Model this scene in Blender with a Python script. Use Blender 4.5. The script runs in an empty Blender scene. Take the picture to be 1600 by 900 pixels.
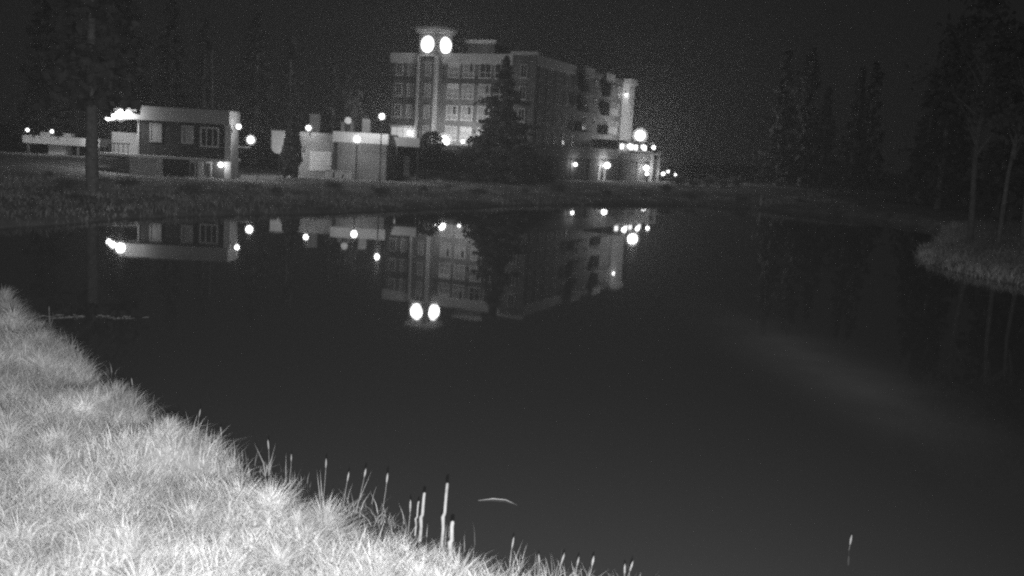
import bpy, math, random
import numpy as np
from mathutils import Matrix, Vector
S = bpy.context.scene
COL = S.collection
random.seed(4)
RNG = np.random.default_rng(7)
R = math.radians

# ------------------------------------------------------------------ camera
CAM_H = 4.8
cd = bpy.data.cameras.new('camera'); cam = bpy.data.objects.new('camera', cd); COL.objects.link(cam)
cd.sensor_width = 36.0; cd.lens = 1500 / 1600 * 36; cd.clip_end = 3000; cd.clip_start = 0.05
cd.dof.use_dof = True; cd.dof.focus_distance = 18; cd.dof.aperture_fstop = 0.85
cam.matrix_world = Matrix.Translation((0, 0, CAM_H)) @ Matrix.Rotation(R(90 - 8.18), 4, 'X') @ Matrix.Rotation(R(3.2), 4, 'Z')
S.camera = cam
# ------------------------------------------------------------------ night sky
SKY = 0.009
w = bpy.data.worlds.new('World'); S.world = w; w.use_nodes = True
bg = w.node_tree.nodes['Background']; bg.inputs[0].default_value = (1, 1, 1, 1); bg.inputs[1].default_value = SKY
# ------------------------------------------------------------------ the camera mast's infrared floodlight
IR_POWER = 16500
ld = bpy.data.lights.new('infrared_floodlight', 'SPOT'); lo = bpy.data.objects.new('infrared_floodlight', ld); COL.objects.link(lo)
ld.energy = IR_POWER; ld.spot_size = R(116); ld.spot_blend = 1.0; ld.shadow_soft_size = 0.06
lo.location = (0.02, -0.3, 4.34)
lo.rotation_euler = (Vector((-1.6, 12.0, 0.0)) - lo.location).to_track_quat('-Z', 'Y').to_euler()
# ------------------------------------------------------------------ exposure
S.view_settings.view_transform = 'Standard'; S.view_settings.look = 'None'
S.view_settings.exposure = 0; S.view_settings.gamma = 1
S.cycles.use_denoising = False
S.cycles.filter_width = 2.1
S.cycles.volume_bounces = 0
S.cycles.max_bounces = 6
S.cycles.sample_clamp_indirect = 0.5
S.cycles.sample_clamp_direct = 2.5
HAZE = 0.0012

# ================================================================== helpers
def nz(t): return t.nodes
def mat(name, v, rough=0.85, var=0.25, scale=3.0, spec=0.3, bump=0.0, attr=None, metal=0.0):
    m = bpy.data.materials.new(name); m.use_nodes = True
    t = m.node_tree; b = t.nodes['Principled BSDF']
    b.inputs['Roughness'].default_value = rough; b.inputs['Metallic'].default_value = metal
    b.inputs['Specular IOR Level'].default_value = spec
    tc = t.nodes.new('ShaderNodeTexCoord'); n = t.nodes.new('ShaderNodeTexNoise')
    n.inputs['Scale'].default_value = scale; n.inputs['Detail'].default_value = 5
    t.links.new(tc.outputs['Object'], n.inputs['Vector'])
    mr = t.nodes.new('ShaderNodeMapRange')
    mr.inputs['From Min'].default_value = 0.25; mr.inputs['From Max'].default_value = 0.75
    mr.inputs['To Min'].default_value = v * (1 - var); mr.inputs['To Max'].default_value = v * (1 + var)
    t.links.new(n.outputs['Fac'], mr.inputs['Value'])
    src = mr.outputs['Result']
    if attr:
        a = t.nodes.new('ShaderNodeAttribute'); a.attribute_name = attr
        mu = t.nodes.new('ShaderNodeMath'); mu.operation = 'MULTIPLY'
        t.links.new(src, mu.inputs[0]); t.links.new(a.outputs['Fac'], mu.inputs[1]); src = mu.outputs[0]
    cc = t.nodes.new('ShaderNodeCombineColor')
    for k in range(3): t.links.new(src, cc.inputs[k])
    t.links.new(cc.outputs[0], b.inputs['Base Color'])
    if bump:
        bp = t.nodes.new('ShaderNodeBump'); bp.inputs['Strength'].default_value = bump
        t.links.new(n.outputs['Fac'], bp.inputs['Height']); t.links.new(bp.outputs[0], b.inputs['Normal'])
    return m
def leafy(m, k=.5):
    t = m.node_tree; b = t.nodes['Principled BSDF']; out = [n for n in t.nodes if n.type == 'OUTPUT_MATERIAL'][0]
    tr = t.nodes.new('ShaderNodeBsdfTranslucent'); mx = t.nodes.new('ShaderNodeMixShader'); mx.inputs[0].default_value = k
    t.links.new(b.inputs['Base Color'].links[0].from_socket, tr.inputs['Color'])
    t.links.new(b.outputs[0], mx.inputs[1]); t.links.new(tr.outputs[0], mx.inputs[2]); t.links.new(mx.outputs[0], out.inputs['Surface'])
    return m
def glow(name, s):
    m = bpy.data.materials.new(name); m.use_nodes = True
    b = m.node_tree.nodes['Principled BSDF']
    b.inputs['Base Color'].default_value = (.8, .8, .8, 1)
    b.inputs['Emission Color'].default_value = (1, 1, 1, 1); b.inputs['Emission Strength'].default_value = s
    return m

class MB:
    """collects boxes, tubes and spheres in world coordinates (or in a turned frame), builds ONE mesh"""
    def __init__(s, O=(0, 0, 0), u=(1, 0), v=(0, 1)):
        s.V = []; s.F = []; s.O = O; s.u = u; s.v = v; s.smooth = []
    def p(s, a, b, c):
        return (s.O[0] + a * s.u[0] + b * s.v[0], s.O[1] + a * s.u[1] + b * s.v[1], s.O[2] + c)
    def box(s, a0, a1, b0, b1, c0, c1):
        i = len(s.V)
        for c in (c0, c1):
            for a, b in ((a0, b0), (a1, b0), (a1, b1), (a0, b1)): s.V.append(s.p(a, b, c))
        for f in ((3, 2, 1, 0), (4, 5, 6, 7), (0, 1, 5, 4), (1, 2, 6, 5), (2, 3, 7, 6), (3, 0, 4, 7)):
            s.F.append(tuple(i + k for k in f)); s.smooth.append(False)
        return s
    def prism(s, pts, z0, z1, taper=None):
        i = len(s.V); n = len(pts); top = taper or pts
        for q in pts: s.V.append(s.p(q[0], q[1], z0))
        for q in top: s.V.append(s.p(q[0], q[1], z1))
        s.F.append(tuple(i + k for k in reversed(range(n)))); s.F.append(tuple(i + n + k for k in range(n)))
        for k in range(n): s.F.append((i + k, i + (k + 1) % n, i + n + (k + 1) % n, i + n + k))
        s.smooth += [False] * (n + 2)
        return s
    def tube(s, pts, rad, seg=8, cap=True):
        pts = [Vector(p) for p in pts]; i = len(s.V)
        if not hasattr(rad, '__len__'): rad = [rad] * len(pts)
        for k, p in enumerate(pts):
            d = (pts[min(k + 1, len(pts) - 1)] - pts[max(k - 1, 0)]).normalized()
            a = d.cross(Vector((0.13, 1, 0.07))).normalized() if abs(d.y) < .9 else d.cross(Vector((1, .1, 0))).normalized()
            b = d.cross(a)
            for j in range(seg):
                t = 2 * math.pi * j / seg
                q = p + (a * math.cos(t) + b * math.sin(t)) * rad[k]
                s.V.append(s.p(*q))
        for k in range(len(pts) - 1):
            for j in range(seg):
                s.F.append((i + k * seg + j, i + k * seg + (j + 1) % seg, i + (k + 1) * seg + (j + 1) % seg, i + (k + 1) * seg + j)); s.smooth.append(True)
        if cap:
            s.F.append(tuple(i + j for j in range(seg))); s.F.append(tuple(i + (len(pts) - 1) * seg + j for j in reversed(range(seg)))); s.smooth += [False] * 2
        return s
    def ball(s, c, r, seg=14, rings=8, sz=1.0):
        i = len(s.V); c = Vector(c)
        s.V.append(s.p(c.x, c.y, c.z + r * sz))
        for k in range(1, rings):
            t = math.pi * k / rings
            for j in range(seg):
                f = 2 * math.pi * j / seg
                s.V.append(s.p(c.x + r * math.sin(t) * math.cos(f), c.y + r * math.sin(t) * math.sin(f), c.z + r * sz * math.cos(t)))
        s.V.append(s.p(c.x, c.y, c.z - r * sz)); e = len(s.V) - 1
        for j in range(seg):
            s.F.append((i, i + 1 + j, i + 1 + (j + 1) % seg)); s.smooth.append(True)
            for k in range(rings - 2):
                a = i + 1 + k * seg
                s.F.append((a + j, a + seg + j, a + seg + (j + 1) % seg, a + (j + 1) % seg)); s.smooth.append(True)
            a = i + 1 + (rings - 2) * seg
            s.F.append((e, a + (j + 1) % seg, a + j)); s.smooth.append(True)
        return s
    def mesh(s, name, m, off=(0, 0, 0)):
        me = bpy.data.meshes.new(name)
        me.from_pydata([(v[0] - off[0], v[1] - off[1], v[2] - off[2]) for v in s.V], [], s.F)
        me.polygons.foreach_set('use_smooth', s.smooth); me.materials.append(m); me.update()
        return me
    def build(s, name, m, parent=None):
        off = root_loc(parent) if parent else (0, 0, 0)
        return link(name, s.mesh(name, m, off), parent)
def root_loc(o):
    p = Vector((0, 0, 0))
    while o: p = p + o.location; o = o.parent
    return p
def link(name, me, parent=None, loc=(0, 0, 0), rz=0):
    o = bpy.data.objects.new(name, me); COL.objects.link(o)
    if parent: o.parent = parent
    o.location = loc; o.rotation_euler = (0, 0, rz)
    return o
def tag(o, label=None, cat=None, group=None, kind=None):
    if label: o['label'] = label
    if cat: o['category'] = cat
    if group: o['group'] = group
    if kind: o['kind'] = kind
    return o
def thing(name, loc, label, cat, group=None):
    o = bpy.data.objects.new(name, None); COL.objects.link(o); o.location = loc; o.empty_display_size = .3
    return tag(o, label, cat, group)
def copy_tree(o, parent=None):
    c = o.copy(); COL.objects.link(c)
    if parent: c.parent = parent
    for ch in list(o.children): copy_tree(ch, c)
    return c
def np_mesh(name, V, faces4, faces3, m, attr=None, smooth=False):
    me = bpy.data.meshes.new(name)
    n4, n3 = len(faces4), len(faces3)
    me.vertices.add(len(V)); me.vertices.foreach_set('co', np.asarray(V, np.float32).ravel())
    loops = np.concatenate([np.asarray(faces4, np.int32).ravel(), np.asarray(faces3, np.int32).ravel()])
    me.loops.add(len(loops)); me.loops.foreach_set('vertex_index', loops)
    starts = np.concatenate([np.arange(n4) * 4, n4 * 4 + np.arange(n3) * 3]).astype(np.int32)
    tot = np.concatenate([np.full(n4, 4), np.full(n3, 3)]).astype(np.int32)
    me.polygons.add(n4 + n3); me.polygons.foreach_set('loop_start', starts); me.polygons.foreach_set('loop_total', tot)
    if smooth: me.polygons.foreach_set('use_smooth', np.ones(n4 + n3, bool))
    if attr is not None:
        a = me.attributes.new('shade', 'FLOAT', 'POINT'); a.data.foreach_set('value', np.asarray(attr, np.float32))
    me.materials.append(m); me.update(calc_edges=True); me.validate()
    return me

# ================================================================== materials
M = dict(
    ground=mat('dry_ground', .32, var=.4, scale=.8), grass=mat('dry_grass', .8, var=.3, scale=1.3, attr='shade', spec=.1),
    bankgrass=mat('bank_grass', .62, var=.45, scale=.25, attr='shade', spec=.1),
    asphalt=mat('asphalt', .16, scale=1), slab=mat('concrete', .5, scale=1.2), darkconc=mat('dark_concrete', .12, scale=.6),
    parapet=mat('pale_concrete', .42, scale=.5), brick=mat('brick', .20, scale=.7, var=.3), brickd=mat('dark_brick', .10, scale=.7),
    cornice=mat('cornice_paint', .8, scale=.4, var=.12), trim=mat('white_trim', .8, scale=2, var=.06),
    glassd=mat('dark_glass', .06, rough=.12, spec=.5, var=.3, scale=.6), curtain=mat('curtained_glass', .4, rough=.3, scale=.9, var=.3),
    darkwall=mat('dark_siding', .05, scale=.8), fascia=mat('fascia_paint', .5, scale=.7, var=.15), pale=mat('pale_render', .5, scale=.5, var=.15),
    white=mat('white_paint', .8, scale=1, var=.06), metal=mat('galvanised_metal', .25, rough=.5, scale=2), darkmetal=mat('dark_metal', .05, rough=.5, scale=2),
    bark=mat('bark', .3, scale=4, var=.5), palebark=mat('pale_bark', .22, scale=3, var=.4), needle=mat('needles', .16, scale=1.2, var=.5, spec=.1),
    darkneedle=mat('dark_needles', .22, scale=1.2, var=.5, spec=.1), scrub=mat('scrub_leaves', .28, scale=1.5, var=.5, spec=.1), leaf=mat('leaves', .3, scale=1.5, var=.4, spec=.1), shrub=mat('shrub_leaves', .12, scale=1.5, var=.5, spec=.1),
    reed=mat('reed', .19, scale=8, var=.3), reedhead=mat('seed_head', .24, scale=20, var=.3), weathered=mat('weathered_render', .33, scale=.5, var=.2), stake=mat('weathered_wood', .27, scale=9, var=.35),
    roof=mat('roofing', .08, scale=.5))
GL = dict(b=10, c=22, d=36, e=66, f=140, g=80)       # radiance of the lamp globes
G = {k: glow('emissive_%s' % n, v) for k, n, v in (('globe', 'globe', 5), ('clock', 'clock', 12), ('lobby', 'lobby', .35), ('shop', 'shop', 2.0), ('dim', 'panel', .12))}
for k in ('globe', 'dim', 'lobby'): G[k].cycles.emission_sampling = 'NONE'

gg = bpy.data.materials.new('halo_film'); gg.use_nodes = True; t = gg.node_tree; t.nodes.remove(t.nodes['Principled BSDF'])  # thin shell material, added to soften the edge of the lamp discs
tp_ = t.nodes.new('ShaderNodeBsdfTransparent'); tl_ = t.nodes.new('ShaderNodeBsdfTranslucent'); mx_ = t.nodes.new('ShaderNodeMixShader'); mx_.inputs[0].default_value = .06
t.links.new(tp_.outputs[0], mx_.inputs[1]); t.links.new(tl_.outputs[0], mx_.inputs[2]); t.links.new(mx_.outputs[0], [n for n in t.nodes if n.type == 'OUTPUT_MATERIAL'][0].inputs['Surface'])
M['haloshell'] = gg
for k in ('grass', 'bankgrass', 'leaf', 'scrub'): leafy(M[k], .42)
# ================================================================== terrain
POND = [(-20, 30), (-15.2, 27.2), (-12.6, 23.9), (-10.9, 21.6), (-9.9, 20.6), (-9.0, 19.4), (-7.9, 17.9), (-7.5, 16.8), (-7.3, 16.2), (-6.3, 15.9), (-5.7, 15.1), (-5.75, 14.3), (-5.0, 14.1), (-4.1, 13.5), (-3.6, 12.9), (-3.75, 12.3), (-3.2, 12.2), (-2.2, 11.4),
        (-1.0, 10.5), (-0.45, 10.15), (-0.2, 9.95), (0.3, 9.95), (.8, 9.7), (1.05, 9.3), (1.6, 8.95), (3, 8.8), (6, 8.4), (12, 8.5), (18, 9), (24, 14), (30, 24), (27, 34), (23.6, 40),
        (22.6, 44), (22.0, 47), (22.0, 50.5), (23.0, 54.5), (25.6, 60.5), (30, 68), (34.5, 78), (37.2, 88), (35.5, 97), (32.8, 100), (26.6, 102.3), (19.9, 102.6),
        (12.5, 97.7), (5.6, 90.9), (-.4, 83), (-5.4, 75.5), (-9.4, 68), (-12.8, 63), (-16, 59), (-18.8, 55.5), (-20.8, 51.3), (-22, 46.8), (-24, 42), (-27, 37), (-28, 33), (-25, 30)]
PP = np.array(POND)
def pond_d(X, Y):
    """signed distance to the shoreline, positive on land"""
    X = np.asarray(X, float); Y = np.asarray(Y, float)
    d = np.full(X.shape, 1e9); inside = np.zeros(X.shape, bool)
    for i in range(len(PP)):
        a = PP[i]; b = PP[(i + 1) % len(PP)]; e = b - a
        t = np.clip(((X - a[0]) * e[0] + (Y - a[1]) * e[1]) / (e @ e), 0, 1)
        d = np.minimum(d, np.hypot(X - a[0] - t * e[0], Y - a[1] - t * e[1]))
        if a[1] != b[1]:
            c = ((a[1] > Y) != (b[1] > Y)) & (X < e[0] * (Y - a[1]) / (b[1] - a[1]) + a[0]); inside ^= c
    return np.where(inside, -d, d)
def ss(x, a, b):
    t = np.clip((x - a) / (b - a), 0, 1); return t * t * (3 - 2 * t)
def wav(X, Y, k): return np.sin(X * k + 1.3 * np.sin(Y * k * .7)) * np.sin(Y * k * 1.1 + 1.1 * np.sin(X * k * .6 + 2))
MOUNDS = [(-8.9, 18.0, .9, .4), (-6.5, 15.2, .6, .34), (-4.5, 12.9, .6, .36), (-12.2, 22.4, 1.1, .4), (-10.6, 20.3, .8, .3), (-2.6, 10.9, .5, .12), (-1.2, 9.7, .5, .1), (-.2, 9.2, .4, .1)]
def terrain(X, Y):
    X = np.asarray(X, float); Y = np.asarray(Y, float)
    d = pond_d(X, Y); L = np.maximum(d, 0)
    z = .34 * (1 - np.exp(-L / .8)) + np.minimum(.035 * L, .35)
    near = 1 - ss(Y, 34, 44)
    for (mx, my, mr, mh) in MOUNDS: z = z + mh * np.exp(-((X - mx) ** 2 + (Y - my) ** 2) / mr ** 2) * ss(d, -.1, .25)
    z = z + near * .08 * wav(X, Y, 1.7) * ss(L, 0, 1)
    z = z + (1 - near) * (.07 * wav(X, Y, .9)) * ss(L, 0, 3) * (1 - ss(Y, 100, 110))
    z = z + ss(-X, 34.5, 43) * ss(Y, 62, 96) * .75
    z = z + ss(X, -16, -12) * ss(Y, 109, 121) * (1 - ss(X, .5, 4)) * 2.2
    flat = ss(X, 2, 5) * ss(Y, 108, 118)
    z = z * (1 - flat) + 1.1 * flat
    z = z + ss(X, 24, 36) * ss(Y, 50, 75) * .5
    z = z + ss(Y, 190, 300) * 2
    zw = -np.minimum(-d * .5, 1.6)
    return np.where(d >= 0, z, zw)
def axis(segs):
    out = []
    for a, b, st in segs: out += list(np.arange(a, b, st))
    return np.array(out + [segs[-1][1]])
gx = axis([(-280, -64, 12), (-64, -24, 1.6), (-24, -14, .6), (-14, 3, .22), (3, 20, 1), (20, 40, .8), (40, 64, 2), (64, 280, 12)])
gy = axis([(-40, -4, 4), (-4, 6, .7), (6, 28, .22), (28, 60, .8), (60, 130, 1.3), (130, 170, 2.5), (170, 420, 12)])
XX, YY = np.meshgrid(gx, gy); ZZ = terrain(XX, YY)
nx, ny = len(gx), len(gy); ii = np.arange(nx * ny).reshape(ny, nx)
F4 = np.stack([ii[:-1, :-1], ii[:-1, 1:], ii[1:, 1:], ii[1:, :-1]], -1).reshape(-1, 4)
tag(link('ground', np_mesh('ground', np.stack([XX, YY, ZZ], -1).reshape(-1, 3), F4, np.zeros((0, 3)), M['ground'], smooth=True)), kind='structure',
    label='dark rough ground of the banks around the pond')
# pond water: one sheet just inside the basin
wm = bpy.data.materials.new('pond_water'); wm.use_nodes = True
t = wm.node_tree; b = t.nodes['Principled BSDF']
b.inputs['Base Color'].default_value = (.03, .03, .03, 1); b.inputs['Roughness'].default_value = .022; b.inputs['IOR'].default_value = 1.33
tc = t.nodes.new('ShaderNodeTexCoord'); n = t.nodes.new('ShaderNodeTexNoise'); n.inputs['Scale'].default_value = .9; n.inputs['Detail'].default_value = 2
bp = t.nodes.new('ShaderNodeBump'); bp.inputs['Strength'].default_value = .035; bp.inputs['Distance'].default_value = .02
t.links.new(tc.outputs['Object'], n.inputs['Vector']); t.links.new(n.outputs['Fac'], bp.inputs['Height']); t.links.new(bp.outputs[0], b.inputs['Normal'])
# faint slanting streak of light on the water, painted into its base colour
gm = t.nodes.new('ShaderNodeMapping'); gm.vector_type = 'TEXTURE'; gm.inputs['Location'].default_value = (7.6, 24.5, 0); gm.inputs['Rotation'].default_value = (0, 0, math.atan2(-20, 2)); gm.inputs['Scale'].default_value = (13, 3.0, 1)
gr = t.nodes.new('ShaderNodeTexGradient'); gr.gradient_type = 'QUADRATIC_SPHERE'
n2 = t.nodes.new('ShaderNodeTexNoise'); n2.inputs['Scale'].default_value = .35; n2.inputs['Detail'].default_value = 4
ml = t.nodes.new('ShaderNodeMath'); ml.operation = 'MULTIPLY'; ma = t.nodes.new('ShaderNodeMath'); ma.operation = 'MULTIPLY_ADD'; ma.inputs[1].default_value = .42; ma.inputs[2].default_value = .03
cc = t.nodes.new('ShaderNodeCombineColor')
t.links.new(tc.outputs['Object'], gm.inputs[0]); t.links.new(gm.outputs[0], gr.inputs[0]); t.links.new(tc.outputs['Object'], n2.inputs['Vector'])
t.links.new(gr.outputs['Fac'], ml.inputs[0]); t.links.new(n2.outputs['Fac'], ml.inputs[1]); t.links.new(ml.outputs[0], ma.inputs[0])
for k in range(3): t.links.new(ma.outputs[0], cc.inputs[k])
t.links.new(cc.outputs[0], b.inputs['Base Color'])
wx = [-34, 44]; wy = [5, 108]
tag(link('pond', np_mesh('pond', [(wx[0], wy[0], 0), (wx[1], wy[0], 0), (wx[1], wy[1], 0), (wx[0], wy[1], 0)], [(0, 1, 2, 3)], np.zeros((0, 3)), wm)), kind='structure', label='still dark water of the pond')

# ------------------------------------------------------------------ grass
def blades(name, P, hgt, wid, lean, m, shade, la=None):
    n = len(P)
    ang = RNG.uniform(0, 2 * np.pi, n); la = RNG.uniform(0, 2 * np.pi, n) if la is None else la
    dx = np.cos(ang) * wid / 2; dy = np.sin(ang) * wid / 2
    lx = np.cos(la) * lean * hgt; ly = np.sin(la) * lean * hgt
    V = np.zeros((n, 5, 3))
    for k, (f, ww) in enumerate(((0, 1), (.55, .8))):
        for q, sgn in enumerate((-1, 1)):
            V[:, k * 2 + q, 0] = P[:, 0] + sgn * dx * ww + lx * f ** 1.8
            V[:, k * 2 + q, 1] = P[:, 1] + sgn * dy * ww + ly * f ** 1.8
            V[:, k * 2 + q, 2] = P[:, 2] + hgt * f * (1 - .25 * lean)
    V[:, 4, 0] = P[:, 0] + lx; V[:, 4, 1] = P[:, 1] + ly; V[:, 4, 2] = P[:, 2] + hgt * (1 - .35 * lean)
    base = np.arange(n)[:, None] * 5
    f4 = base + np.array([[0, 1, 3, 2]]); f3 = base + np.array([[2, 3, 4]])
    return np_mesh(name, V.reshape(-1, 3), f4, f3, m, attr=np.repeat(shade, 5))
def scatter(n, x0, x1, y0, y1, test):
    X = RNG.uniform(x0, x1, n); Y = RNG.uniform(y0, y1, n); k = test(X, Y); X = X[k]; Y = Y[k]
    return np.stack([X, Y, terrain(X, Y) - .02], -1)
def clump(X, Y): return .5 + .28 * wav(X, Y, 2.6) + .18 * wav(X + 9, Y - 4, 6.1) + .14 * wav(X - 3, Y, 12.7)
# foreground bank
def near_test(X, Y):
    d = pond_d(X, Y)
    return (d > -.12) & (X > -Y * .60 - 1.2) & (X < Y * .12 + .4)
P = scatter(460000, -20, 3, 6.5, 31, near_test)
keep = RNG.uniform(0, 1, len(P)) < np.clip(16 / np.maximum(P[:, 1], 8), .45, 1); P = P[keep]
TC = scatter(2600, -20, 3, 6.5, 31, near_test)
pick = RNG.integers(0, len(TC), 150000); rad_ = np.abs(RNG.normal(0, 1, len(pick))) * RNG.uniform(.1, .24, len(TC))[pick]; an_ = RNG.uniform(0, 6.283, len(pick))
TX = TC[pick, 0] + rad_ * np.cos(an_); TY = TC[pick, 1] + rad_ * np.sin(an_)
TP = np.stack([TX, TY, terrain(TX, TY) - .03], -1); th = (.14 + .36 * RNG.uniform(0, 1, len(TC)) ** 2)[pick] * RNG.uniform(.6, 1.15, len(pick)) * (1 - .8 * np.clip(rad_, 0, .4))
tsh = RNG.uniform(.62, 1.0, len(TC))[pick] * RNG.uniform(.85, 1.12, len(pick))
tag(link('tussock_grass', blades('tussock_grass', TP, th, RNG.uniform(.006, .013, len(pick)), np.clip(rad_ * 5 + RNG.uniform(0, .6, len(pick)), .15, 1.4), M['grass'], tsh, la=an_ + RNG.normal(0, 1.5, len(pick)))), 'tufted pale tussocks standing up from the near bank grass', 'grass', kind='stuff')
c = clump(P[:, 0], P[:, 1])
hg = (.12 + .36 * np.clip(c, 0, 1)) * RNG.uniform(.55, 1.25, len(P))
tag(link('bank_grass', blades('bank_grass', P, hg, RNG.uniform(.006, .013, len(P)), RNG.uniform(.2, 1.3, len(P)), M['grass'], (.62 + .45 * np.clip(clump(P[:, 1] * .7, P[:, 0] * .8), 0, 1)) * RNG.uniform(.7, 1.15, len(P)))),
    'long pale dry grass on the near bank', 'grass', kind='stuff')
# sedge standing in the shallows along the bank
P = scatter(90000, -16, 3, 8, 28, lambda X, Y: (pond_d(X, Y) < .05) & (pond_d(X, Y) > -.45) & (RNG.uniform(0, 1, X.shape) < np.clip(1.5 * clump(X * 1.3, Y * 1.3) - .65, 0, 1) * .9) & (X > -Y * .6) & (X < 2.2))
P[:, 2] = -.08
tufts = np.array([(-6.5, 16.2), (-4.71, 14.4), (-4.24, 13.9), (-3.35, 13.2), (-2.92, 12.8), (-2.0, 12.1), (-1.75, 11.9), (-1.43, 11.6), (-1.09, 11.2), (-.6, 10.9), (.18, 10.5), (.47, 10.3), (.75, 10.2), (1.0, 10.1), (1.45, 10.05)])
q_ = tufts[RNG.integers(0, len(tufts), 420)] + RNG.normal(0, .13, (420, 2)); P = np.concatenate([P, np.concatenate([q_, np.full((420, 1), -.06)], 1)])
tag(link('sedge', blades('sedge', P, RNG.uniform(.15, .42, len(P)), RNG.uniform(.006, .012, len(P)), RNG.uniform(.1, .9, len(P)), M['grass'], RNG.uniform(.25, .75, len(P)))), 'thin grey sedge standing in the shallows along the near bank', 'sedge', kind='stuff')
# far shore
def far_test(X, Y):
    d = pond_d(X, Y)
    return (d > 0) & (d < 26) & (Y > 38) & (X < 36) & (Y < 116) & ~((X > -26) & (X < -10.5) & (Y > 99)) & ~((X > -39) & (X < -22) & (Y > 85) & (Y < 94))
P = scatter(120000, -60, 36, 38, 116, far_test)
c = clump(P[:, 0] * .3, P[:, 1] * .3)
tag(link('shore_grass', blades('shore_grass', P, (.15 + .45 * np.clip(c, 0, 1)) * RNG.uniform(.5, 1.3, len(P)), RNG.uniform(.03, .07, len(P)), RNG.uniform(.2, .9, len(P)), M['bankgrass'], RNG.uniform(.6, 1.2, len(P)) * (.35 + 1.2 * np.clip(clump(P[:, 1] * .22 + 3, P[:, 0] * .22), 0, 1)))),
    'grey rough grass along the far shore', 'grass', kind='stuff')
# peninsula at the right
P = scatter(60000, 20, 46, 34, 78, lambda X, Y: (pond_d(X, Y) > .05 + .5 * wav(X, Y, 2.1) + RNG.normal(0, .25, X.shape)) & (pond_d(X, Y) > -.25) & (pond_d(X, Y) < 14) & (RNG.uniform(0, 1, X.shape) < .35 + .9 * clump(X * .5, Y * .5)))
tag(link('peninsula_grass', blades('peninsula_grass', P, RNG.uniform(.12, .75, len(P)) * (.5 + .8 * np.clip(clump(P[:, 0] * .6, P[:, 1] * .6), 0, 1)), RNG.uniform(.03, .06, len(P)), RNG.uniform(.3, 1.3, len(P)), M['grass'], RNG.uniform(.7, 1.1, len(P)) * (1.15 - .55 * ss(pond_d(P[:, 0], P[:, 1]), .4, 3.5)))),  # tone painted paler towards the waterline, for light on the bank face
    'pale grass on the small peninsula at right', 'grass', kind='stuff')

# ================================================================== lamps
def globe_lamp(name, label, loc, r, g, cat='lamp', pole=None, arm=None, group=None, shade=False):
    """a lamp globe; pole = ground height under it, arm = point of the wall it is fixed to"""
    r *= .8
    base = (loc[0], loc[1], pole) if pole is not None else (arm or loc)
    o = thing(name, base, label, cat, group)
    gl = MB().ball(loc, r, 16, 10).build('lamp_globe', G['globe'], o)
    MB().ball(loc, r * 1.6, 18, 12).build('halo_shell', M['haloshell'], o)  # outer shell added round each lamp to imitate a soft halo
    pl = bpy.data.lights.new('lamp_light', 'POINT'); pl.shadow_soft_size = r * 1.04; pl.use_soft_falloff = False; pl.energy = 6.2 * math.pi ** 2 * r * r * GL[g]
    po = bpy.data.objects.new('lamp_light', pl); COL.objects.link(po); po.parent = o; po.location = Vector(loc) - Vector(base)
    if pole is not None:
        MB().tube([(loc[0], loc[1], pole - .3), (loc[0], loc[1], loc[2] - r * .95)], [.09, .06], 8).build('pole', M['darkmetal'], o)
        MB().tube([(loc[0], loc[1], pole - .3), (loc[0], loc[1], pole + .35)], .16, 10).build('pole_base', M['darkmetal'], o)
    if arm is not None:
        MB().tube([arm, (loc[0], loc[1], loc[2] + r * .9)], .04, 6).build('bracket', M['darkmetal'], o)
        MB().box(arm[0] - .1, arm[0] + .1, arm[1] - .06, arm[1] + .04, arm[2] - .14, arm[2] + .14).build('wall_plate', M['darkmetal'], o)
    if shade:
        MB().tube([(loc[0], loc[1], loc[2] + r * .92), (loc[0], loc[1], loc[2] + r * 1.2)], [r * .9, r * .4], 12).build('lamp_cap', M['darkmetal'], o)
    return o

# ================================================================== hotel
TH = R(24.0); E1 = (math.cos(TH), -math.sin(TH)); E2 = (math.sin(TH), math.cos(TH))
F0 = (-11.6, 131.5, 0); ZB = 4.5; ZR = 17.0
hotel = thing('hotel', (-11.6, 131.5, ZB), 'large four storey brick hotel with a corner clock tower and long dark wing', 'hotel')
def hb(): return MB(F0, E1, E2)
def hp(a, b, c): return hb().p(a, b, c)
# masonry
hb().box(-7.0, 14.2, 0, 14, ZB, 15.7).build('wall', M['brick'], hotel)
tag(hb().box(0.4, 14.2, -.06, 0, 13.0, 14.0).build('spandrel_band', M['brickd'], hotel), 'dark band below the top floor windows')
hb().box(-7.0, -3.0, -.06, 0, 13.0, 13.9).build('spandrel_band', M['brickd'], hotel)
hb().box(-7.0, -3.0, -.06, 0, 10.1, 10.9).build('spandrel_band', M['brickd'], hotel)
hb().box(-7.0, -3.0, -.06, 0, 7.3, 8.1).build('spandrel_band', M['brickd'], hotel)
hb().box(-7.25, 14.45, -.3, 14.25, 15.7, 17.0).build('cornice', M['cornice'], hotel)
hb().box(-6.9, 14.1, .1, 13.9, 17.0, 17.06).build('roof', M['roof'], hotel)
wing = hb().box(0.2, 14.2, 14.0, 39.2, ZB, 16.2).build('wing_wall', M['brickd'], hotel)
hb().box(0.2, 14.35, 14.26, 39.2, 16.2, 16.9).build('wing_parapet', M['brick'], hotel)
for b0 in (17.2, 26.6):
    q = hb().box(14.36, 14.7, b0, b0 + 4.0, 15.9, 17.25).build('gable_parapet', M['parapet'], hotel)
# curved end bay at the corner of the front
hb().box(11.2, 14.6, -.5, -.31, ZB, 16.9).build('corner_bay', M['brick'], hotel)
hb().box(11.0, 14.8, -.75, -.302, 16.9, 17.3).build('bay_coping', M['cornice'], hotel)
# lit stair tower at the far end of the wing
hb().box(14.2, 15.3, 36.4, 39.4, ZB, 16.3).build('stair_tower', M['cornice'], hotel)
hb().box(14.36, 15.6, 36.1, 39.7, 16.3, 17.2).build('stair_tower_cap', M['cornice'], hotel)
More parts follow.
